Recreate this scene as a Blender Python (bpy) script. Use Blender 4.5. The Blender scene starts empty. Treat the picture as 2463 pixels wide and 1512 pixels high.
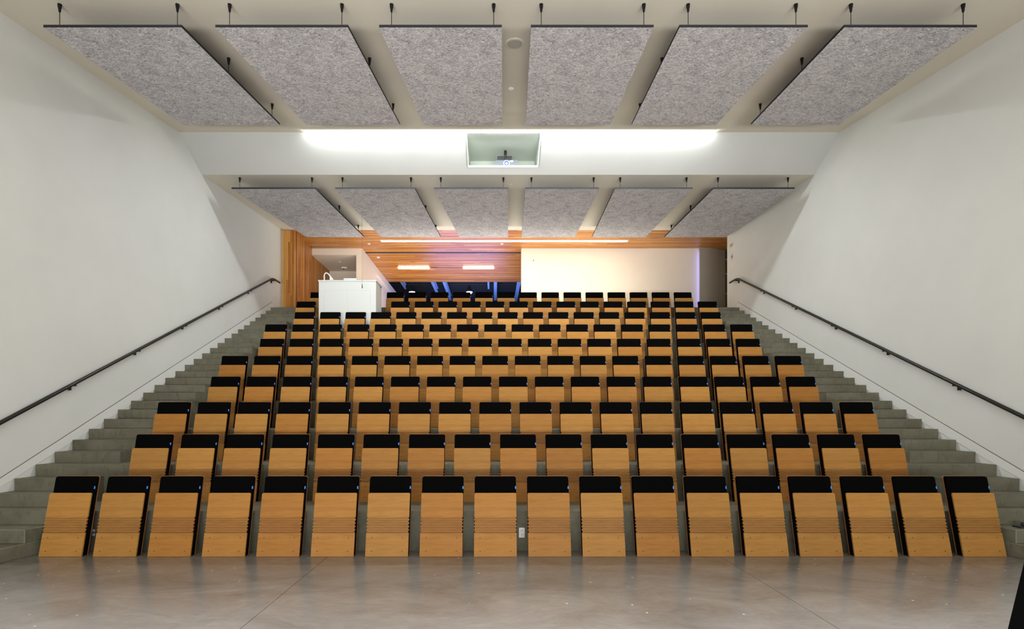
import bpy, bmesh, math, random
from mathutils import Vector, Matrix
random.seed(7)
S = bpy.context.scene
C = S.collection

# ------------------------------------------------------------------ camera, world, exposure, lights
EYE = 1.539
cd = bpy.data.cameras.new('camera'); cam = bpy.data.objects.new('camera', cd); C.objects.link(cam)
cam.location = (0, 0, EYE); cam.rotation_euler = (math.pi/2, 0, 0)
cd.sensor_width = 36; cd.lens = 18.124; cd.shift_x = 0.01685; cd.shift_y = 0.1023
cd.clip_start = 0.05; cd.clip_end = 200
S.camera = cam
W = bpy.data.worlds.new('world'); S.world = W; W.use_nodes = True
W.node_tree.nodes['Background'].inputs[0].default_value = (0.02, 0.03, 0.06, 1)
W.node_tree.nodes['Background'].inputs[1].default_value = 0.05
S.view_settings.view_transform = 'Standard'; S.view_settings.look = 'None'
S.view_settings.exposure = 0.52; S.view_settings.gamma = 1.0
S.view_settings.use_curve_mapping = False

def area(name, loc, aim, sx, sy, watts, col=(1, 1, 1), spread=math.pi):
    d = bpy.data.lights.new(name, 'AREA'); d.shape = 'RECTANGLE'; d.size = sx; d.size_y = sy
    d.energy = watts; d.color = col; d.spread = spread
    o = bpy.data.objects.new(name, d); C.objects.link(o); o.location = loc
    v = Vector(aim) - Vector(loc)
    o.rotation_euler = v.to_track_quat('-Z', 'Y').to_euler()
    return o
STRIP_FRONT = 64.0      # emission of the seven lamps at the bulkhead
STRIP_REAR = 11.0       # emission of the seven lamps over the lobby
STRIP_SMALL = 18.0
# the stage's own ceiling strips, behind and above the camera, then added fill lights
area('stage_light', (0.3, 1.6, 5.85), (0.3, 1.6, 0), 10.0, 0.30, 320, (1.0, 0.97, 0.96), math.radians(70))
area('stage_light', (0.3, 0.2, 5.55), (0.3, 1.6, 0), 9.0, 0.30, 40, (1.0, 0.98, 0.95))
area('stage_light', (0.3, 3.3, 6.05), (0.3, 4.6, 0), 10.0, 0.30, 8, (1.0, 0.98, 0.94))  # extra overhead light added to keep the seats lit
area('added_front_fill', (0.3, -2.8, 2.6), (0.3, 8, 3.6), 8.0, 3.6, 60, (1.0, 0.99, 0.97))  # unseen fill added on the stage side to brighten the hall
area('added_ceiling_fill', (0.3, -1.6, 1.0), (0.3, 5.5, 6.6), 12.0, 0.8, 310, (1.0, 0.98, 0.96))  # unseen upward fill added to lighten the front ceiling and panels
area('added_ceiling_fill', (0.3, -1.4, 1.1), (0.3, 12.8, 6.9), 10.0, 0.8, 120, (1.0, 0.98, 0.96), math.radians(50))  # added upward fill aimed at the rear ceiling
area('added_lobby_fill', (0.0, 15.9, 4.72), (0.0, 15.7, 8), 9.0, 0.4, 140, (1.0, 0.93, 0.82))  # unseen fill added under the wood ceiling and rear panels
area('added_lobby_fill', (-1.8, 19.6, 4.75), (-1.8, 19.8, 8), 5.0, 0.8, 75, (1.0, 0.88, 0.84))  # second added fill, brightens the flat wood ceiling
# blue lamps of the lobby beyond the wood ceiling
area('blue_lobby_light', (-1.2, 22.2, 5.3), (-1.0, 20.8, 7.24), 3.2, 0.3, 70, (0.22, 0.30, 1.0))
area('blue_lobby_light', (-1.0, 24.5, 5.2), (-1.0, 25.4, 8.0), 3.5, 0.5, 70, (0.10, 0.28, 1.0))
area('blue_gap_light', (6.85, 17.12, 5.95), (5.85, 17.14, 5.95), 0.05, 2.4, 3, (0.25, 0.28, 1.0))

# ------------------------------------------------------------------ materials
def mat(name, color, rough=0.6, metal=0.0, spec=0.5):
    m = bpy.data.materials.new(name); m.use_nodes = True
    b = m.node_tree.nodes['Principled BSDF']
    b.inputs['Base Color'].default_value = (*color, 1); b.inputs['Roughness'].default_value = rough
    b.inputs['Metallic'].default_value = metal; b.inputs['Specular IOR Level'].default_value = spec
    return m
def nodes(m): return m.node_tree.nodes, m.node_tree.links, m.node_tree.nodes['Principled BSDF']
def noise_chain(m, scale, detail=6, rough=0.6, dist=0.0, stretch=(1, 1, 1), coord='Object', rot=(0, 0, 0)):
    N, L, B = nodes(m)
    if coord == 'World':
        tc = N.new('ShaderNodeNewGeometry'); out = tc.outputs['Position']
    else:
        tc = N.new('ShaderNodeTexCoord'); out = tc.outputs[coord]
    mp = N.new('ShaderNodeMapping'); mp.inputs['Scale'].default_value = stretch; mp.inputs['Rotation'].default_value = rot
    nz = N.new('ShaderNodeTexNoise'); nz.inputs['Scale'].default_value = scale; nz.inputs['Detail'].default_value = detail
    nz.inputs['Roughness'].default_value = rough; nz.inputs['Distortion'].default_value = dist
    L.new(out, mp.inputs[0]); L.new(mp.outputs[0], nz.inputs['Vector'])
    return nz
def ramp(m, src, stops):
    N, L, B = nodes(m)
    r = N.new('ShaderNodeValToRGB'); e = r.color_ramp.elements
    while len(e) < len(stops): e.new(0.5)
    for el, (p, c) in zip(e, stops): el.position = p; el.color = (*c, 1) if len(c) == 3 else c
    L.new(src, r.inputs[0]); return r
def mix(m, a, b, f=1.0, mode='MULTIPLY'):
    N, L, B = nodes(m)
    x = N.new('ShaderNodeMix'); x.data_type = 'RGBA'; x.blend_type = mode
    if isinstance(f, (int, float)): x.inputs[0].default_value = f
    else: L.new(f, x.inputs[0])
    for s, i in ((a, 6), (b, 7)):
        if isinstance(s, tuple): x.inputs[i].default_value = (*s, 1)
        else: L.new(s, x.inputs[i])
    return x.outputs[2]
def bump(m, src, strength=0.2, dist=0.01):
    N, L, B = nodes(m)
    b = N.new('ShaderNodeBump'); b.inputs['Strength'].default_value = strength; b.inputs['Distance'].default_value = dist
    L.new(src, b.inputs['Height']); L.new(b.outputs[0], B.inputs['Normal'])
def base(m, sock): m.node_tree.links.new(sock, m.node_tree.nodes['Principled BSDF'].inputs['Base Color'])
def emis(name, color, strength):
    m = mat(name, (0.8, 0.8, 0.8)); b = m.node_tree.nodes['Principled BSDF']
    b.inputs['Emission Color'].default_value = (*color, 1); b.inputs['Emission Strength'].default_value = strength
    return m

def paint(name, col, var=0.03, rough=0.75):
    m = mat(name, col, rough, spec=0.25)
    n = noise_chain(m, 0.8, 3, coord='World')
    r = ramp(m, n.outputs[0], [(0.3, tuple(c*(1-var) for c in col)), (0.7, tuple(min(1, c*(1+var)) for c in col))])
    base(m, r.outputs[0])
    f = noise_chain(m, 160, 2, coord='World'); bump(m, f.outputs[0], 0.05, 0.002)
    return m
M_WALL = paint('wall_paint', (0.715, 0.735, 0.715))
M_CEIL = paint('ceiling_paint', (0.67, 0.63, 0.53))
M_BULK = paint('bulkhead_paint', (0.50, 0.51, 0.49))
M_CREAM = paint('cream_paint', (0.74, 0.68, 0.58))
M_NICHE = paint('niche_paint', (0.58, 0.63, 0.57))
M_WHITE = paint('white_paint', (0.585, 0.605, 0.59), 0.01, 0.5)
M_LIP = mat('white_edge_bead', (0.93, 0.93, 0.93), 0.4)
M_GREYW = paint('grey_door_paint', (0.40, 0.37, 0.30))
M_SKIRT = paint('skirt_paint', (0.76, 0.775, 0.765), 0.01)
M_DGAP = mat('door_gap_grey', (0.52, 0.535, 0.52), 0.8)
M_REVEAL = mat('shadow_gap', (0.22, 0.20, 0.16), 0.9)
M_BLACK = mat('black_metal', (0.018, 0.018, 0.018), 0.45)
M_RAIL = mat('handrail_metal', (0.022, 0.024, 0.022), 0.35, 0.3)
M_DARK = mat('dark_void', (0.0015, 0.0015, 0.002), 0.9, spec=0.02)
M_DECK = mat('deck_metal', (0.004, 0.004, 0.006), 0.6)
M_BEAM = mat('steel_beam_paint', (0.62, 0.75, 0.95), 0.5)
M_FAB = mat('black_upholstery', (0.0024, 0.0024, 0.0025), 1.0, spec=0.02)
M_TAG = mat('blue_tag', (0.03, 0.22, 0.85), 0.5)
M_SCREW = mat('screw_head', (0.10, 0.055, 0.02), 0.5, 0.5)
M_STEEL = mat('brushed_steel', (0.42, 0.42, 0.40), 0.4, 0.8)
M_CORD = mat('black_cord', (0.006, 0.006, 0.006), 0.6, spec=0.2)
M_PLASTIC = mat('grey_plastic', (0.10, 0.12, 0.14), 0.4)
M_WPLAST = mat('white_plastic', (0.85, 0.85, 0.85), 0.35)
M_BRK = mat('dark_grey_plastic', (0.16, 0.15, 0.13), 0.6)
M_LENS = mat('lens_glass', (0.05, 0.09, 0.35), 0.1)
M_GLASS = mat('dark_glass', (0.06, 0.07, 0.06), 0.1)
M_BEAD = mat('wood_bead', (0.62, 0.36, 0.12), 0.5)
E_FRONT = emis('front_lamp_glow', (0.95, 1.0, 0.99), STRIP_FRONT)
E_REAR = emis('rear_lamp_glow', (1.0, 0.86, 0.66), STRIP_REAR)
E_SMALL = emis('small_lamp_glow', (1.0, 0.84, 0.62), STRIP_SMALL)
E_BAY = emis('bay_lamp_glow', (1.0, 0.95, 0.85), 12)
E_PROJ = emis('projector_beam_glow', (0.9, 0.95, 1.0), 9)

def concrete(name, lo, mid, hi, rough=0.6):
    m = mat(name, mid, rough, spec=0.4)
    a = noise_chain(m, 1.7, 9, 0.68, 0.4, (1, 1, 1.6), 'World')
    r = ramp(m, a.outputs[0], [(0.25, lo), (0.5, mid), (0.78, hi)])
    b = noise_chain(m, 9, 6, 0.7, 0.2, (1.5, 1.5, 0.5), 'World')
    r2 = ramp(m, b.outputs[0], [(0.28, (0.66, 0.66, 0.64)), (0.5, (1, 1, 1)), (0.8, (1.0, 1.0, 1.0))])
    g = noise_chain(m, 120, 3, 0.6, 0, (1, 1, 1), 'World')
    r3 = ramp(m, g.outputs[0], [(0.3, (0.86, 0.86, 0.86)), (0.7, (1, 1, 1))])
    v = nodes(m)[0].new('ShaderNodeTexVoronoi'); v.inputs['Scale'].default_value = 7.0
    geo = nodes(m)[0].new('ShaderNodeNewGeometry'); nodes(m)[1].new(geo.outputs['Position'], v.inputs['Vector'])
    r4 = ramp(m, v.outputs['Distance'], [(0.035, (0.35, 0.34, 0.3)), (0.06, (1, 1, 1))])
    c = mix(m, r.outputs[0], r2.outputs[0]); c = mix(m, c, r3.outputs[0]); c = mix(m, c, r4.outputs[0], 0.7)
    base(m, c); bump(m, b.outputs[0], 0.12, 0.01)
    return m
M_CONC = concrete('cast_concrete', (0.105, 0.100, 0.068), (0.160, 0.153, 0.108), (0.225, 0.215, 0.160))

M_NOSE = concrete('worn_highlight_edge', (0.15, 0.147, 0.108), (0.21, 0.205, 0.158), (0.28, 0.272, 0.22))  # pale edge wear, with the edge highlights also put into the colour
def polished():
    m = mat('polished_concrete', (0.2, 0.18, 0.15), 0.3, spec=0.75)
    N, L, B = nodes(m)
    a = noise_chain(m, 1.1, 10, 0.66, 0.8, (1, 1.7, 1), 'World')
    r = ramp(m, a.outputs[0], [(0.28, (0.140, 0.124, 0.108)), (0.5, (0.185, 0.169, 0.154)), (0.75, (0.235, 0.222, 0.207))])
    b = noise_chain(m, 5.0, 8, 0.75, 1.5, (1, 2.2, 1), 'World')
    r2 = ramp(m, b.outputs[0], [(0.3, (0.86, 0.86, 0.86)), (0.62, (1, 1, 1)), (0.80, (1.25, 1.25, 1.27))])
    v = N.new('ShaderNodeTexVoronoi'); v.inputs['Scale'].default_value = 5.5; v.inputs['Randomness'].default_value = 1
    geo = N.new('ShaderNodeNewGeometry'); L.new(geo.outputs['Position'], v.inputs['Vector'])
    nz = noise_chain(m, 3.1, 2, 0.5, 0, (1, 1, 1), 'World')
    sp = ramp(m, v.outputs['Distance'], [(0.035, (1, 1, 1)), (0.07, (0, 0, 0))])
    gate = ramp(m, nz.outputs[0], [(0.44, (0, 0, 0)), (0.50, (1, 1, 1))])
    f = mix(m, sp.outputs[0], gate.outputs[0])
    c = mix(m, r.outputs[0], r2.outputs[0])
    c = mix(m, c, (0.52, 0.48, 0.42), f, 'MIX')
    base(m, c)
    rr = ramp(m, b.outputs[0], [(0.3, (0.17,)*3), (0.7, (0.27,)*3)])
    L.new(rr.outputs[0], B.inputs['Roughness'])
    bump(m, a.outputs[0], 0.035, 0.02)
    return m
M_FLOOR = polished()

def felt():
    m = mat('grey_felt', (0.4, 0.39, 0.4), 0.95, spec=0.1)
    a = noise_chain(m, 34, 4, 0.72, 2.6, (0.45, 1.0, 1.0))
    r = ramp(m, a.outputs[0], [(0.30, (0.05, 0.055, 0.070)), (0.42, (0.35, 0.345, 0.36)), (0.54, (0.64, 0.625, 0.625)), (0.72, (0.92, 0.90, 0.89))])
    b = noise_chain(m, 5, 5, 0.7, 1.0)
    r2 = ramp(m, b.outputs[0], [(0.3, (0.68, 0.68, 0.70)), (0.55, (1, 1, 1))])
    w = noise_chain(m, 90, 3, 0.8, 1.5, (0.35, 1.0, 1.0))
    r3 = ramp(m, w.outputs[0], [(0.32, (0.50, 0.50, 0.52)), (0.55, (1.06, 1.05, 1.05))])
    c = mix(m, r.outputs[0], r2.outputs[0]); c = mix(m, c, r3.outputs[0]); base(m, c)
    bump(m, w.outputs[0], 0.3, 0.004)
    return m
M_FELT = felt()
M_FELTE = mat('felt_edge', (0.030, 0.031, 0.036), 0.95, spec=0.05)

def plywood():
    m = mat('maple_plywood', (0.6, 0.33, 0.12), 0.5, spec=0.22)
    N, L, B = nodes(m)
    a = noise_chain(m, 5, 6, 0.6, 0.6, (0.5, 1, 4))
    r = ramp(m, a.outputs[0], [(0.28, (0.325, 0.150, 0.030)), (0.5, (0.385, 0.186, 0.040)), (0.75, (0.44, 0.225, 0.055))])
    g = noise_chain(m, 34, 5, 0.7, 0.3, (0.12, 1, 3))
    r2 = ramp(m, g.outputs[0], [(0.3, (0.93, 0.91, 0.88)), (0.6, (1, 1, 1))])
    oi = N.new('ShaderNodeObjectInfo')
    c = mix(m, r.outputs[0], r2.outputs[0]); c = mix(m, c, oi.outputs['Color']); base(m, c)
    return m
M_PLY = plywood()
M_PLYD = mat('plywood_edge', (0.17, 0.055, 0.016), 0.6)

def planks_mat(name, stretch):
    m = mat(name, (0.5, 0.25, 0.08), 0.38, spec=0.4)
    N, L, B = nodes(m)
    gi = N.new('ShaderNodeNewGeometry')
    r = ramp(m, gi.outputs['Random Per Island'], [(0.0, (0.36, 0.125, 0.020)), (0.35, (0.46, 0.175, 0.030)), (0.7, (0.55, 0.235, 0.045)), (1.0, (0.68, 0.35, 0.095))])
    g = noise_chain(m, 22, 5, 0.7, 0.3, stretch, 'World')
    r2 = ramp(m, g.outputs[0], [(0.3, (0.80, 0.76, 0.72)), (0.6, (1, 1, 1))])
    base(m, mix(m, r.outputs[0], r2.outputs[0]))
    return m
M_PLX = planks_mat('wood_ceiling_planks', (0.08, 1, 1))
M_PLZ = planks_mat('wood_wall_planks', (1, 1, 0.08))
M_JOINT = mat('plank_joint', (0.10, 0.04, 0.015), 0.8)

# ------------------------------------------------------------------ mesh helpers
def obj(name, bm, m, parent=None, smooth=False):
    me = bpy.data.meshes.new(name); bm.normal_update(); bm.to_mesh(me); bm.free()
    for x in (m if isinstance(m, (list, tuple)) else [m]): me.materials.append(x)
    if smooth:
        for p in me.polygons: p.use_smooth = True
    o = bpy.data.objects.new(name, me); C.objects.link(o)
    if parent is not None: o.parent = parent
    return o
def box(bm, x0, x1, y0, y1, z0, z1, mi=0, f=None):
    vs = [bm.verts.new((x, y, z)) for x in (x0, x1) for y in (y0, y1) for z in (z0, z1)]
    if f:
        for v in vs: v.co = f(v.co)
    for q in ((0, 1, 3, 2), (4, 6, 7, 5), (0, 4, 5, 1), (2, 3, 7, 6), (0, 2, 6, 4), (1, 5, 7, 3)):
        fc = bm.faces.new([vs[i] for i in q]); fc.material_index = mi
    return vs
def prism(bm, pts, d0, d1, axis='x', mi=0, f=None):
    """pts 2D outline; axis x: pts=(y,z) extruded in x; axis z: pts=(x,y); axis y: pts=(x,z)."""
    def P(p, d):
        if axis == 'x': return Vector((d, p[0], p[1]))
        if axis == 'z': return Vector((p[0], p[1], d))
        return Vector((p[0], d, p[1]))
    a = [bm.verts.new(P(p, d0)) for p in pts]; b = [bm.verts.new(P(p, d1)) for p in pts]
    if f:
        for v in a + b: v.co = f(v.co)
    fs = [bm.faces.new(a), bm.faces.new(b[::-1])]
    n = len(pts)
    for i in range(n): fs.append(bm.faces.new((a[i], b[i], b[(i+1) % n], a[(i+1) % n])))
    for q in fs: q.material_index = mi
    bmesh.ops.recalc_face_normals(bm, faces=fs)
    return fs
def bevel(bm, w, seg=1, ang=0.5, mi=None):
    es = [e for e in bm.edges if len(e.link_faces) == 2 and e.calc_face_angle(0) > ang]
    r = bmesh.ops.bevel(bm, geom=es, offset=w, segments=seg, affect='EDGES', profile=0.5)
    if mi is not None:
        for f_ in r['faces']: f_.material_index = mi
def tube(bm, pts, r, n=10, mi=0, caps=True, radii=None):
    pts = [Vector(p) for p in pts]; rings = []
    for i, p in enumerate(pts):
        d = (pts[min(i+1, len(pts)-1)] - pts[max(i-1, 0)]).normalized()
        up = Vector((0, 0, 1)) if abs(d.z) < 0.95 else Vector((0, 1, 0))
        a = d.cross(up).normalized(); b = a.cross(d).normalized()
        rr = radii[i] if radii else r
        rings.append([bm.verts.new(p + a*math.cos(t)*rr + b*math.sin(t)*rr) for t in [2*math.pi*k/n for k in range(n)]])
    for i in range(len(rings)-1):
        for k in range(n):
            f = bm.faces.new((rings[i][k], rings[i][(k+1) % n], rings[i+1][(k+1) % n], rings[i+1][k])); f.material_index = mi; f.smooth = True
    if caps:
        f = bm.faces.new(rings[0][::-1]); f.material_index = mi
        f = bm.faces.new(rings[-1]); f.material_index = mi
def lathe(bm, prof, n=20, c=(0, 0, 0), M=None, mi=0):
    """prof: (r, z) list."""
    rings = []
    for r, z in prof:
        rings.append([bm.verts.new(((M or Matrix()) @ Vector((r*math.cos(2*math.pi*k/n), r*math.sin(2*math.pi*k/n), z))) + Vector(c)) for k in range(n)])
    fs = []
    for i in range(len(rings)-1):
        for k in range(n): fs.append(bm.faces.new((rings[i][k], rings[i][(k+1) % n], rings[i+1][(k+1) % n], rings[i+1][k])))
    fs.append(bm.faces.new(rings[0][::-1])); fs.append(bm.faces.new(rings[-1]))
    for f in fs: f.material_index = mi
    bmesh.ops.recalc_face_normals(bm, faces=fs)
def empty(name, loc=(0, 0, 0)):
    o = bpy.data.objects.new(name, None); C.objects.link(o); o.location = loc; o.empty_display_size = 0.1
    return o
def tag(o, label=None, cat=None, group=None, kind=None):
    if label: o['label'] = label
    if cat: o['category'] = cat
    if group: o['group'] = group
    if kind: o['kind'] = kind
    return o
def struct(name, bm, m, label=None, parent=None):
    o = obj(name, bm, m, parent)
    if parent is None: o['kind'] = 'structure'
    if label: o['label'] = label
    return o

# ------------------------------------------------------------------ the room's measures (metres)
XL, XR = -6.212, 6.785
D = 0.3048; R = 0.1546; N0 = 16.84
def Yn(n): return (n + N0) * D          # front edge of step level n
def Hn(n): return n * R
def ceilF(y): return 5.715 + 0.145*y    # front ceiling
def ceilR(y): return 5.817 + 0.0826*y   # rear ceiling
YB0, HB0, YB1, HB1 = 10.15, 7.187, 10.93, 6.72   # bulkhead face
YE = 15.05
LAND = Hn(30)
FLAT = 7.24

# floor: base under three slabs parted by sawn joints
bm = bmesh.new(); box(bm, XL, XR, -3, Yn(3), -0.30, -0.012)
fl = struct('floor', bm, M_REVEAL, 'polished concrete stage floor')
g = 0.0025
for x0, x1 in ((XL, -1.87), (-1.87, 2.53), (2.53, XR)):
    bm = bmesh.new(); box(bm, x0+g, x1-g, -3, Yn(3), -0.012, 0)
    obj('floor_slab', bm, M_FLOOR, fl)

# tiers
tf = None
bm = bmesh.new(); box(bm, XL, XR, Yn(3)+0.02, Yn(30), -0.4, -0.3)
tiers = struct('floor_tiered', bm, M_CONC, 'stepped concrete seating tiers')
for k in range(1, 10):
    n = 3*k
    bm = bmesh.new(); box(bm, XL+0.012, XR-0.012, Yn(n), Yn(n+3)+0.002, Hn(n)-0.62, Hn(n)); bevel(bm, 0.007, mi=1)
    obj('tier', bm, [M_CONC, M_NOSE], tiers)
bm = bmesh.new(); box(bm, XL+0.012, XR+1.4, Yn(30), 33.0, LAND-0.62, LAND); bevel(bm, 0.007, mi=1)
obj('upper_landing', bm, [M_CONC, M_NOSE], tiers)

# aisle steps
def aisle(side):
    mirror = (lambda x: x) if side == 'left' else (lambda x: 0.57 - x)
    wall = XL + 0.012 if side == 'left' else XR - 0.012
    xi = mirror(-5.28)
    bm = bmesh.new()
    a, b = sorted((wall, mirror(-5.24)))
    line = lambda y: mirror(-5.30 + (y - 5.44)*0.2)
    root = None
    for n in range(1, 30):
        if n % 3 == 0: continue
        top3 = (n//3 + 1)*3
        bm = bmesh.new()
        if n < 3:
            y0, y1 = Yn(n), Yn(3)
            xa, xb = line(y0), line(y1)
            pts = [(wall, y0), (xa, y0), (xb, y1), (wall, y1)]
            if side == 'right': pts = pts[::-1]
            prism(bm, pts, Hn(n-1), Hn(n), 'z')
        else:
            x0, x1 = sorted((wall, xi))
            box(bm, x0, x1, Yn(n), Yn(top3)-0.001, Hn(n-1), Hn(n))
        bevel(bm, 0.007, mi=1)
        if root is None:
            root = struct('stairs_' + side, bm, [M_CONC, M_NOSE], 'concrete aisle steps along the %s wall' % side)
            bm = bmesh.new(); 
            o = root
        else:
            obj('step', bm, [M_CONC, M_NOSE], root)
    return root
aisle('left'); aisle('right')

# side walls
def side_wall(name, x0, x1):
    bm = bmesh.new()
    prism(bm, [(-3, -0.3), (YE, -0.3), (YE, ceilR(YE)+0.12), (YB1, 7.45), (YB0, 7.45), (-3, ceilF(-3)+0.2)], x0, x1, 'x')
    return struct(name, bm, M_WALL)
side_wall('wall_left', XL-0.25, XL); side_wall('wall_right', XR, XR+0.25)
# skirt boards with a shadow gap above
def hl(y): return (y/D - N0)*R + 0.115
for side, xw, s in (('left', XL, 1), ('right', XR, -1)):
    bm = bmesh.new()
    prism(bm, [(5.02, 0.0), (14.76, LAND-0.01), (14.37, hl(14.37)), (5.02, hl(5.02))], xw, xw + s*0.010, 'x')
    t = struct('baseboard_' + side, bm, M_SKIRT)
    bm = bmesh.new(); w = 0.013
    prism(bm, [(5.02, hl(5.02)), (14.37, hl(14.37)), (14.37, hl(14.37)+w), (5.02, hl(5.02)+w)], xw, xw + s*0.004, 'x')
    prism(bm, [(14.37, hl(14.37)), (14.76, LAND), (14.78, LAND), (14.37, hl(14.37)+w)], xw, xw + s*0.004, 'x')
    obj('shadow_gap', bm, M_REVEAL, t)
# stage wall behind the camera
bm = bmesh.new(); box(bm, XL, XR, -3.2, -3.0, -0.3, 5.5); struct('wall_stage', bm, M_WALL)

# ceilings
bm = bmesh.new(); t = 0.15
prism(bm, [(-3, ceilF(-3)), (YB0, ceilF(YB0)), (YB0, ceilF(YB0)+t), (-3, ceilF(-3)+t)], XL, XR, 'x')
struct('ceiling', bm, M_CEIL, 'sloping cream ceiling over the front seats')
bm = bmesh.new()
prism(bm, [(YB1, HB1), (YE, ceilR(YE)), (YE, ceilR(YE)+0.05), (YB1, HB1+0.05)], XL, XR, 'x')
struct('ceiling_rear', bm, M_CEIL, 'sloping cream ceiling over the rear seats')

# bulkhead with the projector niche
NX0, NX1 = -0.557, 0.907
def bf(t_): return (YB0 + (YB1-YB0)*t_, HB0 + (HB1-HB0)*t_)
nrm = (0.467*0.05/0.91, 0.78*0.05/0.91)
def slab(bm, x0, x1, t0, t1):
    a, b = bf(t0), bf(t1)
    prism(bm, [a, b, (b[0]+nrm[0], b[1]+nrm[1]), (a[0]+nrm[0], a[1]+nrm[1])], x0, x1, 'x')
bm = bmesh.new()
slab(bm, XL, NX0, 0, 1); slab(bm, NX1, XR, 0, 1); slab(bm, NX0, NX1, 0.80, 1)
struct('wall_bulkhead', bm, M_BULK, 'pale sloping bulkhead across the ceiling')
NYB = 11.75
bl = bf(0.80)
bm = bmesh.new()
for xa, xb in ((NX0-0.03, NX0), (NX1, NX1+0.03)):
    prism(bm, [(YB0, HB0), (bl[0], bl[1]), (NYB, bl[1]), (NYB, ceilF(NYB)), ], xa, xb, 'x')
prism(bm, [(YB0, ceilF(YB0)), (NYB, ceilF(NYB)), (NYB, ceilF(NYB)+0.04), (YB0, ceilF(YB0)+0.04)], NX0, NX1, 'x')
box(bm, NX0, NX1, NYB, NYB+0.03, bl[1], ceilF(NYB))
box(bm, NX0, NX1, bl[0]+0.05, NYB, bl[1]+0.002, bl[1]+0.018)
niche = struct('ceiling_niche', bm, M_NICHE, 'recess in the bulkhead holding the projector')
bm = bmesh.new(); w = 0.008
a0, b0 = bf(0.0), bf(0.80)
for xa, xb in ((NX0-0.004, NX0+w), (NX1-w, NX1+0.004)):
    prism(bm, [(a0[0]-0.006, a0[1]-0.01), (b0[0]-0.006, b0[1]-0.006), (b0[0]+0.05, b0[1]+0.02), (a0[0]+0.05, a0[1]+0.006)], xa, xb, 'x')
prism(bm, [(b0[0]-0.004, b0[1]+0.0005), (b0[0]+0.010, b0[1]-0.008), (b0[0]+0.010, b0[1]+0.004), (b0[0]-0.009, b0[1]+0.007)], NX0, NX1, 'x')
obj('edge_bead', bm, M_LIP, niche)

# ------------------------------------------------------------------ rear lobby structure
def plank_field(name, parent, u0, u1, v0, v1, place, width, th, m, lmin=0.7, lmax=2.2, skip=None):
    """strips run along u; stacked along v; place(u,v,t)->xyz; one joined mesh."""
    bm = bmesh.new(); v = v0
    while v < v1-1e-4:
        w = min(width, v1-v); u = u0 - random.random()*lmax
        while u < u1:
            l = random.uniform(lmin, lmax); a, b = max(u, u0), min(u+l, u1)
            if b - a > 0.02 and not (skip and skip(a, b, v, v+w)):
                d = random.uniform(0, 0.003); e = 0.0022
                vs = [bm.verts.new(place(x, y, z)) for x in (a+e, b-e) for y in (v+e, v+w-e) for z in (d, th)]
                fs = [bm.faces.new([vs[i] for i in q]) for q in ((0, 1, 3, 2), (4, 6, 7, 5), (0, 4, 5, 1), (2, 3, 7, 6), (0, 2, 6, 4))]
            u += l
        v += w
    bmesh.ops.recalc_face_normals(bm, faces=bm.faces)
    o = obj(name, bm, m, parent); o['kind'] = 'stuff'
    return o
# sloping wood ceiling 15.05 .. 17.2, flat wood ceiling 17.67 .. 21.42
bm = bmesh.new()
prism(bm, [(YE, ceilR(YE)+0.02), (17.2, FLAT+0.02), (17.2, FLAT+0.1), (YE, ceilR(YE)+0.1)], XL-0.1, 8.2, 'x')
box(bm, XL-0.1, 8.2, 17.2, 21.42, FLAT+0.02, FLAT+0.1)
box(bm, XL-0.1, 1.38, 21.40, 21.42, FLAT, FLAT+1.2)
wc = struct('ceiling_wood', bm, M_JOINT, 'orange strip wood ceiling over the lobby')
plank_field('planks', wc, XL, 8.1, YE, 17.2, lambda u, v, t: (u, v, ceilR(v)+t), 0.0635, 0.02, M_PLX, 0.8, 2.6)
plank_field('planks', wc, XL, 8.1, 17.2, 17.60, lambda u, v, t: (u, v, FLAT+t), 0.0635, 0.02, M_PLX, 0.8, 2.6)
plank_field('planks', wc, -4.42, 1.38, 17.70, 21.42, lambda u, v, t: (u, v, FLAT+t), 0.0635, 0.02, M_PLX, 0.8, 2.6)
bm = bmesh.new(); box(bm, -4.42, 1.38, 17.605, 17.695, FLAT-0.012, FLAT+0.03); obj('black_track', bm, M_BLACK, wc)
bm = bmesh.new(); box(bm, -2.42, -1.12, 19.36, 19.44, FLAT-0.004, FLAT+0.02); obj('dark_slot', bm, M_BLACK, wc)

# left wood wall: return facing the room and the long side wall
bm = bmesh.new()
box(bm, XL-0.2, -5.86, YE+0.02, YE+0.2, LAND-0.5, ceilR(YE)+0.05)
prism(bm, [(-5.86, YE+0.05), (-6.12, 17.2), (-6.14, 19.2), (-6.4, 19.2), (-6.4, YE+0.05)], LAND-0.5, FLAT+0.05, 'z')
ww = struct('wall_wood', bm, M_JOINT, 'wall of upright orange wood strips left of the lobby')
plank_field('planks', ww, LAND, ceilR(YE), XL+0.06, -5.84, lambda u, v, t: (v, YE+t, u), 0.060, 0.02, M_PLZ, 0.8, 2.4)
bm = bmesh.new(); box(bm, XL, XL+0.058, YE-0.006, YE+0.02, LAND, ceilR(YE)); obj('edge_trim', bm, M_BEAD, ww)
def side_place(u, v, t):
    k = (v-YE)/(17.2-YE)
    x = -5.84 - 0.26*k if k <= 1 else -6.10 - 0.01*(v-17.2)
    return (x - t, v, u)
plank_field('planks', ww, LAND, FLAT-0.02, YE, 19.1, side_place, 0.060, 0.02, M_PLZ, 0.8, 2.4)

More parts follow.
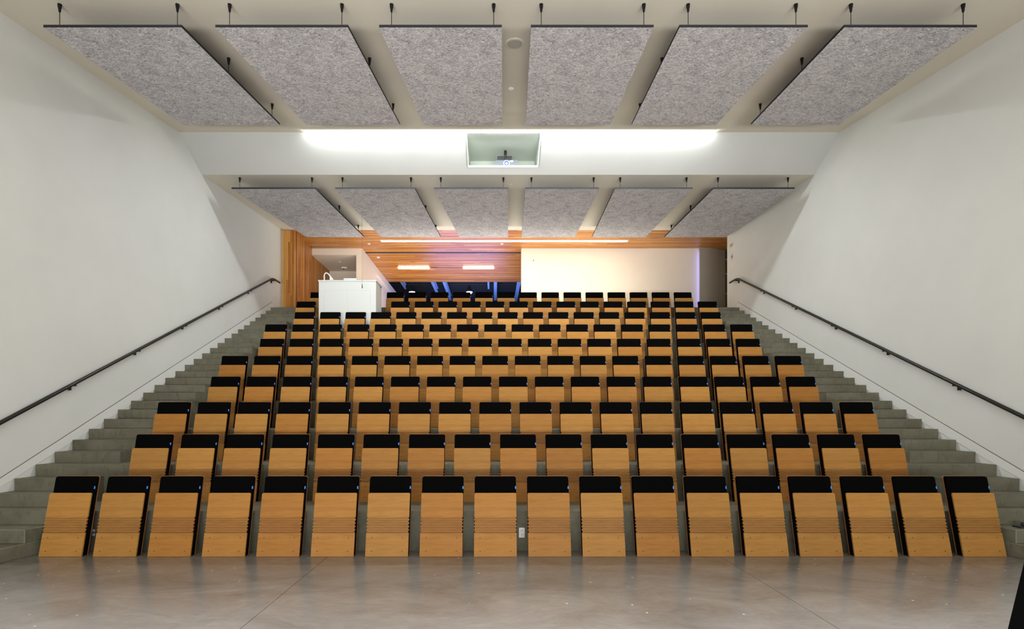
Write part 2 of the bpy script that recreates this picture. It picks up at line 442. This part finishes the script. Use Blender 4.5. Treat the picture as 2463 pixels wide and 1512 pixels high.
# white box over the side passage: header, pillar, soffit, back wall, long wall
bm = bmesh.new()
box(bm, -6.11, -4.42, 17.2, 17.35, 7.02, FLAT)
box(bm, -4.62, -4.42, 17.2, 19.26, LAND, 7.02)
box(bm, -4.62, -4.42, 19.26, 23.2, 6.975, FLAT); box(bm, -4.62, -4.42, 17.35, 19.26, 7.02, FLAT)
box(bm, -4.75, -4.62, 19.26, 23.2, LAND, 6.975)
box(bm, -4.62, -4.52, 19.9, 23.2, LAND, 6.975)
struct('wall_passage', bm, M_CREAM, 'cream pillar and header beside the lobby')
bm = bmesh.new(); box(bm, -6.11, -4.62, 17.35, 19.1, 7.02, 7.06); box(bm, -6.2, -4.62, 19.1, 19.2, LAND, 7.06)
struct('ceiling_passage', bm, M_CREAM, 'dim soffit and end wall of the side passage')

# white lobby wall
bm = bmesh.new(); box(bm, 0.89, 6.86, 17.2, 17.5, LAND, FLAT); struct('wall_lobby', bm, M_CREAM, 'brightly lit cream wall behind the top rows')
bm = bmesh.new(); box(bm, 1.38, 1.48, 17.5, 23.5, LAND, 8.2); struct('wall_lobby_end', bm, M_DARK)
bm = bmesh.new()
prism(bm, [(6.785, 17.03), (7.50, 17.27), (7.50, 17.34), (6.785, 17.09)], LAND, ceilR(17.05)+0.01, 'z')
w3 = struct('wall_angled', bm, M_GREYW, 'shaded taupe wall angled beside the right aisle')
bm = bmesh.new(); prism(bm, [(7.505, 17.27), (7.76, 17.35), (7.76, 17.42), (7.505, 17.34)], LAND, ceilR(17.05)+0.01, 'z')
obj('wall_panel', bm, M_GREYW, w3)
bm = bmesh.new(); box(bm, 7.77, 8.2, 17.38, 17.42, LAND, FLAT)
wd = struct('window_1', bm, M_GLASS, 'dark glazed strip with shelves at the right aisle')
for z in (4.95, 5.28, 5.75, 6.42, 6.9):
    bm = bmesh.new(); box(bm, 7.77, 8.2, 17.33, 17.38, z, z+0.03); obj('shelf', bm, M_GREYW, wd)
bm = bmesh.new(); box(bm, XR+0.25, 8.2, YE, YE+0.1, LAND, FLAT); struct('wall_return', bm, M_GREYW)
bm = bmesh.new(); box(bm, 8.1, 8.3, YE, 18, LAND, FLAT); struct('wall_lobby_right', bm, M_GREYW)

# dark hall beyond
bm = bmesh.new(); box(bm, -10, 6, 33, 33.2, LAND, 8.6); struct('wall_far', bm, M_DARK)
bm = bmesh.new(); box(bm, -10, -9.8, 23.2, 33, LAND, 8.6); box(bm, -9.8, -4.75, 23.2, 23.3, LAND, 8.6); struct('wall_far_left', bm, M_DARK)
bm = bmesh.new(); box(bm, 5.8, 6, 23.5, 33, LAND, 8.6); box(bm, 1.48, 5.8, 23.4, 23.5, LAND, 8.6); struct('wall_far_right', bm, M_DARK)
bm = bmesh.new(); box(bm, -10, 6, 21.42, 33.2, 8.36, 8.46)
dk = struct('ceiling_dark', bm, M_DARK, 'black ribbed metal deck ceiling of the dark hall')
for i in range(22):
    y = 22.0 + i*0.42
    bm = bmesh.new(); prism(bm, [(y, 8.36), (y+0.06, 8.24), (y+0.16, 8.24), (y+0.22, 8.36)], -9.8, 5.8, 'x')
    obj('deck_rib', bm, M_DECK, dk)
for x, y1, w in ((-4.36, 25.2, 0.08), (-2.90, 26.0, 0.14), (-2.36, 27.6, 0.14), (-0.30, 25.2, 0.08), (0.03, 27.6, 0.15), (1.14, 28.0, 0.14)):
    bm = bmesh.new(); z = 7.9
    box(bm, x-w/2, x+w/2, 21.6, y1, z, z+0.015); box(bm, x-0.008, x+0.008, 21.6, y1, z+0.015, z+0.22); box(bm, x-w/2, x+w/2, 21.6, y1, z+0.22, z+0.235)
    obj('steel_beam', bm, M_BEAM, dk)

# ------------------------------------------------------------------ light fittings
def luminaires(x0, x1, y, h, w, th, em, label, group, n, gap=0.03, flange=0.004):
    L_ = (x1-x0)/n
    words = ['first', 'second', 'third', 'fourth', 'fifth', 'sixth', 'seventh']
    for i in range(n):
        cx = x0 + L_*(i+0.5)
        e = empty('strip_light', (cx, y, h(y)))
        lab = label % (('leftmost' if i == 0 else 'rightmost' if i == n-1 else words[i] + ' from the left'))
        tag(e, lab, 'ceiling light', group)
        sl = h(y+w/2) - h(y-w/2)
        f = lambda v: Vector((v.x, v.y, v.z + v.y/w*sl))
        bm = bmesh.new(); box(bm, -L_/2+0.002, L_/2-0.002, -w/2, w/2, -0.008, -0.001, f=f)
        for a_, d_ in ((-w/2, 0.004), (w/2-0.006, flange)): box(bm, -L_/2+0.002, L_/2-0.002, a_, a_+0.006, -th-d_, -0.008, f=f)
        obj('housing', bm, M_WPLAST, e)
        bm = bmesh.new(); box(bm, -L_/2+gap/2, L_/2-gap/2, -w/2+0.007, w/2-0.007, -th, -0.0085, f=f); obj('diffuser', bm, em, e)
luminaires(-3.72, 4.31, 10.075, ceilF, 0.135, 0.018, E_FRONT, 'white strip light along the bulkhead, %s of its line', 'strip lights at the bulkhead', 7, 0.03, -0.0095)
luminaires(-3.59, 4.19, 16.20, ceilR, 0.17, 0.022, E_REAR, 'warm strip light in the wood ceiling, %s of the long line', 'strip lights in the wood ceiling', 7, 0.06)
for x0, lab in ((-3.64, 'short strip light in the far wood ceiling, left of the dark slot'), (-1.20, 'short strip light in the far wood ceiling, right of the dark slot')):
    e = empty('strip_light', (x0+0.59, 19.4, FLAT)); tag(e, lab, 'ceiling light', 'short strip lights in the far wood ceiling')
    bm = bmesh.new(); box(bm, -0.59, 0.59, -0.07, 0.07, -0.006, -0.001); obj('housing', bm, M_WPLAST, e)
    bm = bmesh.new(); box(bm, -0.575, 0.575, -0.06, 0.06, -0.03, -0.0065); obj('diffuser', bm, E_SMALL, e)
for x, lab in ((-3.85, 'round pendant lamp glowing in the dark hall, left one'), (-1.18, 'round pendant lamp glowing in the dark hall, right one')):
    e = empty('pendant_lamp', (x, 24.0, 7.46)); tag(e, lab, 'lamp', 'pendant lamps in the dark hall')
    bm = bmesh.new(); lathe(bm, [(0.15, 0.0), (0.145, 0.05), (0.10, 0.14), (0.06, 0.26), (0.05, 0.30)], 24); obj('lamp_shade', bm, M_BLACK, e, True)
    bm = bmesh.new(); lathe(bm, [(0.05, -0.085), (0.10, -0.06), (0.13, -0.02), (0.135, -0.001)], 24); obj('lens', bm, E_BAY, e)
    bm = bmesh.new(); tube(bm, [(0, 0, 0.3), (0, 0, 0.91)], 0.012, 8); obj('stem', bm, M_BLACK, e)

# ------------------------------------------------------------------ felt ceiling panels
def felt_panels(rows, cf, yf, yb, drop, mids, setname, rbell):
    names = ['leftmost', 'second from the left', 'third from the left', 'third from the right', 'second from the right', 'rightmost']
    for i, (fx0, fx1, bx0, bx1) in enumerate(rows):
        e = empty('felt_ceiling_panel', ((fx0+fx1)/2, yf, cf(yf)-drop))
        ox, oy, oz = e.location
        tag(e, 'grey felt ceiling panel hung in the %s set, %s' % (setname, names[i]), 'ceiling panel', 'felt panels of the %s set' % setname)
        zf, zb = cf(yf)-drop, cf(yb)-drop; th = 0.034
        bm = bmesh.new()
        P = [(fx0, yf, zf), (fx1, yf, zf), (bx1, yb, zb), (bx0, yb, zb)]
        lo = [bm.verts.new((p[0]-ox, p[1]-oy, p[2]-oz)) for p in P]
        hi = [bm.verts.new((p[0]-ox, p[1]-oy, p[2]-oz+th)) for p in P]
        f = bm.faces.new(lo[::-1]); f.material_index = 0
        f = bm.faces.new(hi); f.material_index = 1
        for k in range(4):
            f = bm.faces.new((lo[k], lo[(k+1) % 4], hi[(k+1) % 4], hi[k])); f.material_index = 1
        bmesh.ops.recalc_face_normals(bm, faces=bm.faces)
        obj('felt_board', bm, [M_FELT, M_FELTE], e)
        for y in mids:
            k = (y-yf)/(yb-yf)
            for s in (0, 1):
                xa, xb = fx0+(bx0-fx0)*k, fx1+(bx1-fx1)*k
                x = xa+0.13 if s == 0 else xb-0.10
                zt = cf(y); zp = zt - drop + th
                bm = bmesh.new(); tube(bm, [(x-ox, y-oy, zp-oz), (x-ox, y-oy, zt-0.05-oz)], 0.0042, 6)
                cd_ = obj('hanging_cord', bm, M_CORD, e)
                bm = bmesh.new()
                lathe(bm, [(0.007, -0.100), (0.013, -0.088), (0.0155, -0.055), (0.019, -0.045), (0.022, -0.012), (0.024, 0.004)], 14, (x-ox, y-oy, zt-oz))
                obj('ceiling_socket', bm, M_CORD, cd_, True)
felt_panels([(-5.473, -3.797, -5.445, -3.764), (-3.388, -1.780, -3.297, -1.660), (-1.402, 0.086, -1.243, 0.131),
             (0.438, 1.928, 0.539, 2.023), (2.240, 3.796, 2.396, 3.873), (4.236, 5.847, 4.486, 6.021)],
            ceilF, 6.25, 9.03, 0.335, (6.33, 7.52, 8.95), 'front', 1)
felt_panels([(-5.617, -3.832, -5.407, -3.747), (-3.408, -1.704, -3.258, -1.552), (-1.296, 0.284, -1.015, 0.382),
             (0.656, 2.226, 0.764, 2.304), (2.563, 4.222, 2.793, 4.332), (4.667, 6.40, 4.870, 6.636)],
            ceilR, 11.0, 14.80, 0.275, (11.085, 12.9, 14.55), 'rear', 1)

# ------------------------------------------------------------------ ceiling fittings
def disc(name, x, y, h, slope, r, th, m, label, cat, ring=None):
    M = Matrix.Rotation(math.atan(slope), 3, 'X').to_4x4()
    e = empty(name, (x, y, h)); tag(e, label, cat)
    bm = bmesh.new(); lathe(bm, [(r, 0.002), (r, -th*0.6), (r*0.93, -th)], 32, M=M); 
    if ring:
        obj('trim_ring', bm, M_CEIL, e)
        bm = bmesh.new(); lathe(bm, [(r*0.76, -th*0.5), (r*0.76, -th-0.002)], 32, M=M); obj('grille', bm, ring, e)
    else: obj('cover', bm, m, e)
M_GRILLE = mat('speaker_grille', (0.42, 0.40, 0.34), 0.8)
disc('ceiling_speaker', 0.277, 7.16, ceilF(7.16), 0.145, 0.138, 0.008, M_CEIL, 'round flush ceiling speaker between the two middle felt panels', 'speaker', M_GRILLE)
disc('sprinkler_cover', 0.265, 8.42, ceilF(8.42), 0.145, 0.043, 0.008, M_WPLAST, 'small white disc on the front ceiling behind the speaker', 'sprinkler cover')
disc('sprinkler_cover', 0.354, 11.5, ceilR(11.5), 0.0826, 0.04, 0.006, M_CEIL, 'small cream disc on the rear ceiling behind the bulkhead', 'sprinkler cover')
disc('sprinkler_cover', -4.05, 16.6, ceilR(16.6), 0.0826, 0.05, 0.01, M_WPLAST, 'small white disc in the wood ceiling left of the long strip light', 'sprinkler cover')
disc('sprinkler_cover', 0.23, 16.6, ceilR(16.6), 0.0826, 0.05, 0.01, M_WPLAST, 'small white disc in the wood ceiling above the lobby opening', 'sprinkler cover')
disc('sprinkler_cover', -4.10, 18.15, FLAT, 0.0, 0.055, 0.012, M_WPLAST, 'small white disc in the wood ceiling by the cream passage wall', 'sprinkler cover')
disc('sprinkler_cover', -5.4, 17.95, 7.02, 0.0, 0.05, 0.01, M_WPLAST, 'tiny disc on the dim passage soffit', 'sprinkler cover')
e = empty('emergency_light', (-5.42, 18.6, 7.02)); tag(e, 'small white fitting under the dim passage soffit', 'emergency light')
bm = bmesh.new(); box(bm, -0.09, 0.09, -0.05, 0.05, -0.05, 0); bevel(bm, 0.01); obj('body', bm, M_WPLAST, e)
bm = bmesh.new(); lathe(bm, [(0.03, -0.075), (0.035, -0.05)], 14, (-0.04, 0, 0)); obj('lens', bm, M_GLASS, e)

# ------------------------------------------------------------------ projector
e = empty('projector', (0.25, 11.12, 7.04)); tag(e, 'grey projector hung in the bulkhead niche, lens lit', 'projector')
bm = bmesh.new(); box(bm, -0.243, 0.243, -0.17, 0.17, -0.165, 0); bevel(bm, 0.012, 2); obj('body', bm, M_PLASTIC, e)
RX = Matrix.Rotation(math.pi/2, 4, 'X')
bm = bmesh.new(); lathe(bm, [(0.066, 0.16), (0.066, 0.185), (0.052, 0.19), (0.050, 0.172)], 28, (0, 0, -0.072), RX); ls = obj('lens_ring', bm, M_WPLAST, e)
bm = bmesh.new(); lathe(bm, [(0.049, 0.17), (0.049, 0.193), (0.035, 0.197)], 28, (0, 0, -0.072), RX); obj('lens', bm, M_LENS, ls)
bm = bmesh.new(); lathe(bm, [(0.024, 0.19), (0.022, 0.2)], 20, (0, 0, -0.082), RX); obj('lamp_glow', bm, E_PROJ, ls)
bm = bmesh.new(); box(bm, 0.07, 0.14, -0.176, -0.168, -0.04, -0.01); obj('indicator_panel', bm, M_WPLAST, e)
bm = bmesh.new(); box(bm, -0.195, 0.115, -0.12, 0.12, 0.0, 0.112); box(bm, -0.14, 0.06, -0.08, 0.08, -0.004, 0.0)
mt = obj('mounting_plate', bm, M_BLACK, e)
bm = bmesh.new(); tube(bm, [(-0.02, 0, 0.11), (-0.02, 0, ceilF(11.12)-7.04)], 0.028, 14)
tube(bm, [(-0.02, -0.121, 0.10), (-0.07, -0.125, 0.01)], 0.008, 8); tube(bm, [(-0.02, -0.121, 0.10), (0.04, -0.125, 0.01)], 0.008, 8)
obj('mounting_pole', bm, M_BLACK, e)
bm = bmesh.new(); tube(bm, [(0.24, 0, -0.09), (0.27, 0, -0.075), (0.30, 0, -0.085), (0.325, 0, -0.14), (0.33, 0, -0.205)], 0.006, 8); obj('cable', bm, M_BLACK, e)

# ------------------------------------------------------------------ handrails
def handrail(side):
    xw = XL if side == 'left' else XR; s = 1 if side == 'left' else -1
    x = xw + s*0.10
    ha = lambda y: 1.488 + (y-6.356)*(5.42-1.488)/(14.2-6.356)
    e = empty('handrail', (x, 6.3, 0)); ox, oy = x, 6.3
    tag(e, 'black metal handrail climbing the %s wall' % side, 'handrail', 'wall handrails')
    bm = bmesh.new()
    y0 = 4.3
    pts = [(0, y0-oy, ha(y0))] + [(0, y-oy, ha(y)) for y in (8, 10, 12, 14.1)] + [(0, 14.2-oy, ha(14.17)), (0, 14.3-oy, ha(14.2)), (0, 14.66-oy, ha(14.2))]
    tube(bm, pts, 0.026, 14); obj('rail', bm, M_RAIL, e)
    for y in (4.8, 6.15, 7.51, 8.87, 10.22, 11.58, 12.95, 14.3):
        z = ha(y) if y < 14.2 else ha(14.2)
        bm = bmesh.new()
        x0, x1 = sorted((s*0.012, -s*0.082)); box(bm, x0, x1, y-oy-0.010, y-oy+0.010, z-0.046, z-0.018)
        x0, x1 = sorted((-s*0.068, -s*0.0985)); box(bm, x0, x1, y-oy-0.017, y-oy+0.017, z-0.105, z-0.03)
        bevel(bm, 0.004)
        b = obj('bracket', bm, M_RAIL, e)
        bm = bmesh.new(); lathe(bm, [(0.026, 0), (0.026, 0.006), (0.022, 0.009)], 18, (-s*0.0995, y-oy, z-0.073), Matrix.Rotation(s*math.pi/2, 4, 'Y')); obj('wall_plate', bm, M_RAIL, b)
handrail('left'); handrail('right')

# ------------------------------------------------------------------ folded seats
SH = 0.215
def sh(v): return Vector((v.x, v.y + v.z*SH, v.z))
def rounded(x, z0, z1, r, n=4):
    pts = [(-x, z0), (x, z0)]
    for k in range(n+1):
        a = k/n*math.pi/2; pts.append((x-r+r*math.cos(a), z1-r+r*math.sin(a)))
    for k in range(n+1):
        a = math.pi/2 + k/n*math.pi/2; pts.append((-x+r+r*math.cos(a), z1-r+r*math.sin(a)))
    return pts
def seat_proto():
    e = empty('folding_seat')
    bm = bmesh.new(); prism(bm, rounded(0.24, 0.425, 0.693, 0.016), 0, 0.018, 'y', f=sh); bevel(bm, 0.0015, 1, 1.0); obj('seat_panel', bm, M_PLY, e)
    bm = bmesh.new(); p = (0.4235-0.2565)/9
    for k in range(9):
        z1 = 0.4235 - k*p; wx = 0.2335 if k % 2 == 0 else 0.2415
        box(bm, -wx, wx, 0.001, 0.016, z1-p+0.0062, z1-0.0005, f=sh)
    obj('slats', bm, M_PLY, e)['kind'] = 'stuff'
    bm = bmesh.new(); box(bm, -0.230, 0.230, 0.011, 0.0175, 0.2545, 0.4245, f=sh); obj('slat_backing', bm, M_PLYD, e)
    bm = bmesh.new(); box(bm, -0.24, 0.24, 0, 0.018, 0.002, 0.2545, f=sh); fp = obj('foot_panel', bm, M_PLY, e)
    sc = []
    for x in (-0.172, 0.172):
        for z in (0.06, 0.205):
            bm = bmesh.new(); lathe(bm, [(0.006, 0.0), (0.006, 0.0012)], 10, (x, z*SH-0.0002, z), RX); sc.append(obj('screw', bm, M_SCREW, fp))
    bm = bmesh.new(); prism(bm, rounded(0.232, 0.006, 0.675, 0.02), 0.0182, 0.0448, 'y', f=sh); obj('seat_cushion', bm, M_FAB, e)
    bm = bmesh.new(); prism(bm, rounded(0.24, 0.004, 0.872, 0.022), 0.045, 0.088, 'y', f=sh); bevel(bm, 0.005, 2, 1.0); br = obj('backrest', bm, M_FAB, e)
    bm = bmesh.new(); prism(bm, rounded(0.2415, 0.003, 0.876, 0.024), 0.0882, 0.0980, 'y', f=sh); obj('back_shell', bm, M_PLY if False else M_PLYE, e)
    bm = bmesh.new(); box(bm, 0.2275, 0.2405, 0.041, 0.0446, 0.734, 0.764, f=sh); obj('fabric_tag', bm, M_TAG, br)
    bm = bmesh.new(); box(bm, -0.15, 0.15, 0.1007, 0.125, 0.12, 0.34, f=sh); box(bm, -0.14, -0.11, 0.12, 0.20, 0.18, 0.21); box(bm, 0.11, 0.14, 0.12, 0.20, 0.18, 0.21)
    obj('mounting_bracket', bm, M_BLACK, e)
    return e
M_PLYE = mat('shaded_plywood_shell', (0.27, 0.095, 0.026), 0.5)  # redder plywood, darkened: shade between the seats is put into the colour
def kids(o): return [c for c in o.children]
proto = seat_proto()
proto_parts = [(c, kids(c)) for c in kids(proto)]
used = [False]
def tone():
    t = random.random()
    w = random.uniform(0.92, 1.08)
    if t < 0.22: return (0.93*w, 0.84*w, 0.74*w, 1)
    if t < 0.5: return (1.0*w, 0.95*w, 0.92*w, 1)
    return (1.04*w, 1.05*w, 1.08*w, 1)
def place_seat(x, y, z, label, group, screws=True):
    if not used[0]:
        used[0] = True; r = proto; col = tone()
        for c, _ in proto_parts: c.color = col
    else:
        r = proto.copy(); C.objects.link(r); col = tone()
        for c, gs in proto_parts:
            d = c.copy(); C.objects.link(d); d.parent = r; d.color = col
            for g_ in gs:
                if not screws and g_.name.startswith('screw'): continue
                h = g_.copy(); C.objects.link(h); h.parent = d
    r.location = (x, y, z)
    tag(r, label, 'seat', group)
ORD = [q_.replace('the ', '') for q_ in ['leftmost', 'second from the left', 'third from the left', 'fourth from the left', 'fifth from the left', 'sixth from the left', 'seventh from the left', 'eighth from the left', 'ninth from the left',
       'ninth from the right', 'eighth from the right', 'seventh from the right', 'sixth from the right', 'fifth from the right', 'fourth from the right', 'third from the right', 'second from the right', 'rightmost']]
ROWN = ['front row', 'second row from the front', 'third row from the front', 'fourth row from the front', 'fifth row from the front', 'sixth row from the front', 'seventh row from the front', 'eighth row from the front', 'ninth row from the front', 'topmost tenth row']
P = 0.61
X0 = -5.113 + 0.24
for r_ in range(10):
    y = 5.774 + r_*3*D; z = Hn(3*r_)
    if r_ % 2 == 0: xs = [X0 + P*i for i in range(18)]
    else: xs = [X0 + P*(i+0.5) for i in range(17)]
    if r_ == 8: xs = [x for i, x in enumerate(xs) if i not in (1, 2, 3)]
    if r_ == 9: xs = [X0 + 0.03] + xs[3:]
    n = len(xs)
    for i, x in enumerate(xs):
        if i < (n+1)//2: w_ = ORD[i]
        else: w_ = ORD[18-(n-i)]
        if n % 2 and i == n//2: w_ = 'middle one'
        wood = 'black-backed folded wood seat, %s, %s' % (w_, ROWN[r_])
        place_seat(x, y, z, wood, 'folded seats in the ' + ROWN[r_], r_ < 4)

# ------------------------------------------------------------------ white cabinet lectern at the left
e = empty('lectern_cabinet', (-3.605, 12.6, Hn(24))); tag(e, 'large white lectern cabinet standing among the top left rows', 'lectern')
Z0 = Hn(24); H_ = 4.942 - Z0
bm = bmesh.new(); box(bm, -0.70, 0.70, 0.012, 0.62, 0.06, H_-0.03); obj('body', bm, M_WHITE, e)
bm = bmesh.new(); box(bm, -0.66, 0.66, 0.05, 0.60, 0.0, 0.06); obj('plinth', bm, M_WHITE, e)
bm = bmesh.new(); box(bm, -0.715, 0.715, 0.0, 0.635, H_-0.03, H_); bevel(bm, 0.003); obj('top', bm, M_WHITE, e)
bm = bmesh.new(); box(bm, -0.572, 0.572, 0.010, 0.0118, 0.228, H_-0.248); obj('door_gap', bm, M_DGAP, e)
for a, b in ((-0.56, -0.006), (0.006, 0.56)):
    bm = bmesh.new(); box(bm, a, b, 0.006, 0.0099, 0.24, H_-0.26); bevel(bm, 0.003); obj('door', bm, M_WHITE, e)
# things on the cabinet
e = empty('gooseneck_lamp', (-3.98, 12.85, 4.942)); tag(e, 'white looped gooseneck lamp on top of the white cabinet', 'lamp')
k = 12.85/1240
def q(px, py): return ((px-1190)*k + 3.98, 0, (1008-py)*k + EYE - 4.942)
bm = bmesh.new()
tube(bm, [q(780, 674), q(780, 662), q(781, 658.5), q(784, 656), q(787, 656.5), q(791, 659.5), q(794, 664), q(796, 669), q(798, 674)], 0.017, 12,
     radii=[0.016]*6+[0.018, 0.024, 0.03]); obj('neck', bm, M_WPLAST, e)
bm = bmesh.new()
prism(bm, [q(793, 673)[::2], q(803, 673)[::2], q(796, 664)[::2]], -0.03, 0.03, 'y'); bevel(bm, 0.004); obj('lamp_base', bm, M_WPLAST, e)
bm = bmesh.new(); lathe(bm, [(0.07, 0.0), (0.07, 0.008), (0.03, 0.014)], 20, (-0.24+0.0, 0, 0)); obj('foot', bm, M_WPLAST, e)
e = empty('control_box', (-3.56, 12.8, 4.942)); tag(e, 'low white control box lying on the white cabinet', 'box')
bm = bmesh.new(); box(bm, -0.155, 0.155, -0.10, 0.12, 0, 0.055); bevel(bm, 0.004); obj('body', bm, M_WHITE, e)
bm = bmesh.new(); box(bm, -0.162, 0.162, -0.105, 0.125, 0.0555, 0.068); bevel(bm, 0.003); obj('lid', bm, M_WPLAST, e)
e = empty('hanging_microphone', (-3.19, 12.4, 4.69)); tag(e, 'small black microphone hanging on a thin wire before the white cabinet', 'microphone')
bm = bmesh.new(); tube(bm, [(0, 0, 0.0), (0.004, 0, 0.03), (-0.004, 0, 0.10)], 0.009, 10, radii=[0.010, 0.012, 0.007]); obj('capsule', bm, M_BLACK, e)
bm = bmesh.new(); tube(bm, [(-0.004, 0, 0.10), (0.006, 0, 0.16), (0.0, 0, 0.25), (0, 0, ceilR(12.4)-4.69)], 0.0022, 5); obj('wire', bm, M_BLACK, e)

# ------------------------------------------------------------------ plates
def outlet(x, y, z, label):
    e = empty('power_outlet', (x, y, z)); tag(e, label, 'outlet', 'outlets in the first riser')
    bm = bmesh.new(); box(bm, -0.034, 0.034, -0.006, 0, -0.058, 0.058); bevel(bm, 0.003); obj('cover_plate', bm, M_STEEL, e)
    for s in (-1, 1):
        bm = bmesh.new(); lathe(bm, [(0.017, 0.0062), (0.017, 0.009)], 18, (0, 0, s*0.024), RX); rc = obj('receptacle', bm, M_WPLAST, e)
        bm = bmesh.new()
        for dx in (-0.006, 0.006): box(bm, dx-0.0015, dx+0.0015, -0.0100, -0.0088, s*0.024-0.002, s*0.024+0.007)
        box(bm, -0.002, 0.002, -0.0100, -0.0088, s*0.024-0.011, s*0.024-0.007)
        obj('slots', bm, M_BLACK, rc)
outlet(0.317, Yn(3), 0.212, 'steel power outlet between the two middle front seats')
outlet(-4.70, Yn(3), 0.212, 'power outlet half hidden behind the leftmost front seat')
outlet(4.76, Yn(3), 0.212, 'power outlet half hidden behind the third seat from the right')
def plate(name, loc, size, axis, label, cat, m=M_WHITE, extra=None):
    e = empty(name, loc); tag(e, label, cat)
    w_, h_ = size
    bm = bmesh.new()
    if axis == 'y': box(bm, -w_/2, w_/2, -0.012, 0, -h_/2, h_/2)
    else: box(bm, -0.012, 0, -w_/2, w_/2, -h_/2, h_/2)
    bevel(bm, 0.003); obj('cover_plate', bm, m, e)
    bm = bmesh.new()
    if extra == 'louvre':
        for i in range(5): box(bm, -0.02, -0.012, -w_*0.42, w_*0.42, -h_*0.36+i*h_*0.17, -h_*0.36+i*h_*0.17+h_*0.06)
        obj('louvre', bm, M_GREYW, e)
    else:
        if axis == 'y': box(bm, -w_*0.2, w_*0.2, -0.018, -0.012, -h_*0.2, h_*0.2)
        else: box(bm, -0.018, -0.012, -w_*0.2, w_*0.2, -h_*0.2, h_*0.2)
        obj('switch', bm, M_BRK if extra == 'dark' else m, e)
plate('wall_sensor', (1.29, 17.2, 6.83), (0.07, 0.11), 'y', 'small wall sensor on the lit cream wall, left of the pair', 'sensor', M_WHITE, 'dark')
plate('wall_sensor', (1.68, 17.2, 6.83), (0.07, 0.11), 'y', 'small wall sensor on the lit cream wall, right of the pair', 'sensor')
plate('wall_box', (XR, 14.72, 6.87), (0.13, 0.13), 'x', 'square plate on the right wall, topmost of four by the lobby', 'wall plate', M_CREAM)
plate('wall_vent', (XR, 14.74, 6.52), (0.22, 0.10), 'x', 'small louvred vent on the right wall, second plate down', 'vent', M_CREAM, 'louvre')
plate('thermostat', (XR, 14.72, 6.18), (0.15, 0.17), 'x', 'square thermostat on the right wall, third plate down', 'thermostat', M_WHITE, 'dark')
plate('light_switch', (XR, 14.74, 5.76), (0.09, 0.13), 'x', 'narrow switch plate on the right wall just above the handrail end', 'light switch', M_CREAM)

# ------------------------------------------------------------------ right edge things
e = empty('cable_coil', (6.03, 5.86, Hn(2))); tag(e, 'black cable coil on a flat black box on the lowest right step', 'cable')
bm = bmesh.new(); box(bm, -0.10, 0.14, -0.05, 0.05, 0, 0.018); bevel(bm, 0.006, 2); obj('box', bm, M_BLACK, e)
bm = bmesh.new()
pts = [(0.04+0.075*math.cos(t), 0.035*math.sin(t), 0.030+0.004*t/3) for t in [k_*math.pi/8 for k_ in range(49)]]
tube(bm, pts, 0.009, 8); obj('coil', bm, M_BLACK, e)
# tapering black lectern close to the camera at the right
e = empty('stage_lectern', (3.40, 2.5, 0)); tag(e, 'black tapering stage lectern cut off by the right edge of the picture', 'lectern')
bm = bmesh.new()
lo = [(-0.492, 0.0), (0.492, 0.0), (0.492, 0.5), (-0.492, 0.5)]; 
def taper(z): return 0.492 - 0.243*z
H2 = 1.10
vs = []
for z in (0.03, H2):
    w_ = taper(z)
    vs.append([bm.verts.new(p) for p in ((-w_, 0, z), (w_, 0, z), (w_, 0.5, z), (-w_, 0.5, z))])
bm.faces.new(vs[0][::-1]); bm.faces.new(vs[1])
for i in range(4): bm.faces.new((vs[0][i], vs[0][(i+1) % 4], vs[1][(i+1) % 4], vs[1][i]))
bevel(bm, 0.006); obj('body', bm, M_FAB, e)
bm = bmesh.new(); box(bm, -0.48, 0.48, 0.01, 0.49, 0, 0.03); obj('base', bm, M_BLACK, e)
bm = bmesh.new(); box(bm, -0.26, 0.26, -0.03, 0.53, H2, H2+0.03, f=lambda v: Vector((v.x, v.y, v.z + (0.5-v.y)*-0.0))); bevel(bm, 0.006); obj('top', bm, M_BLACK, e)
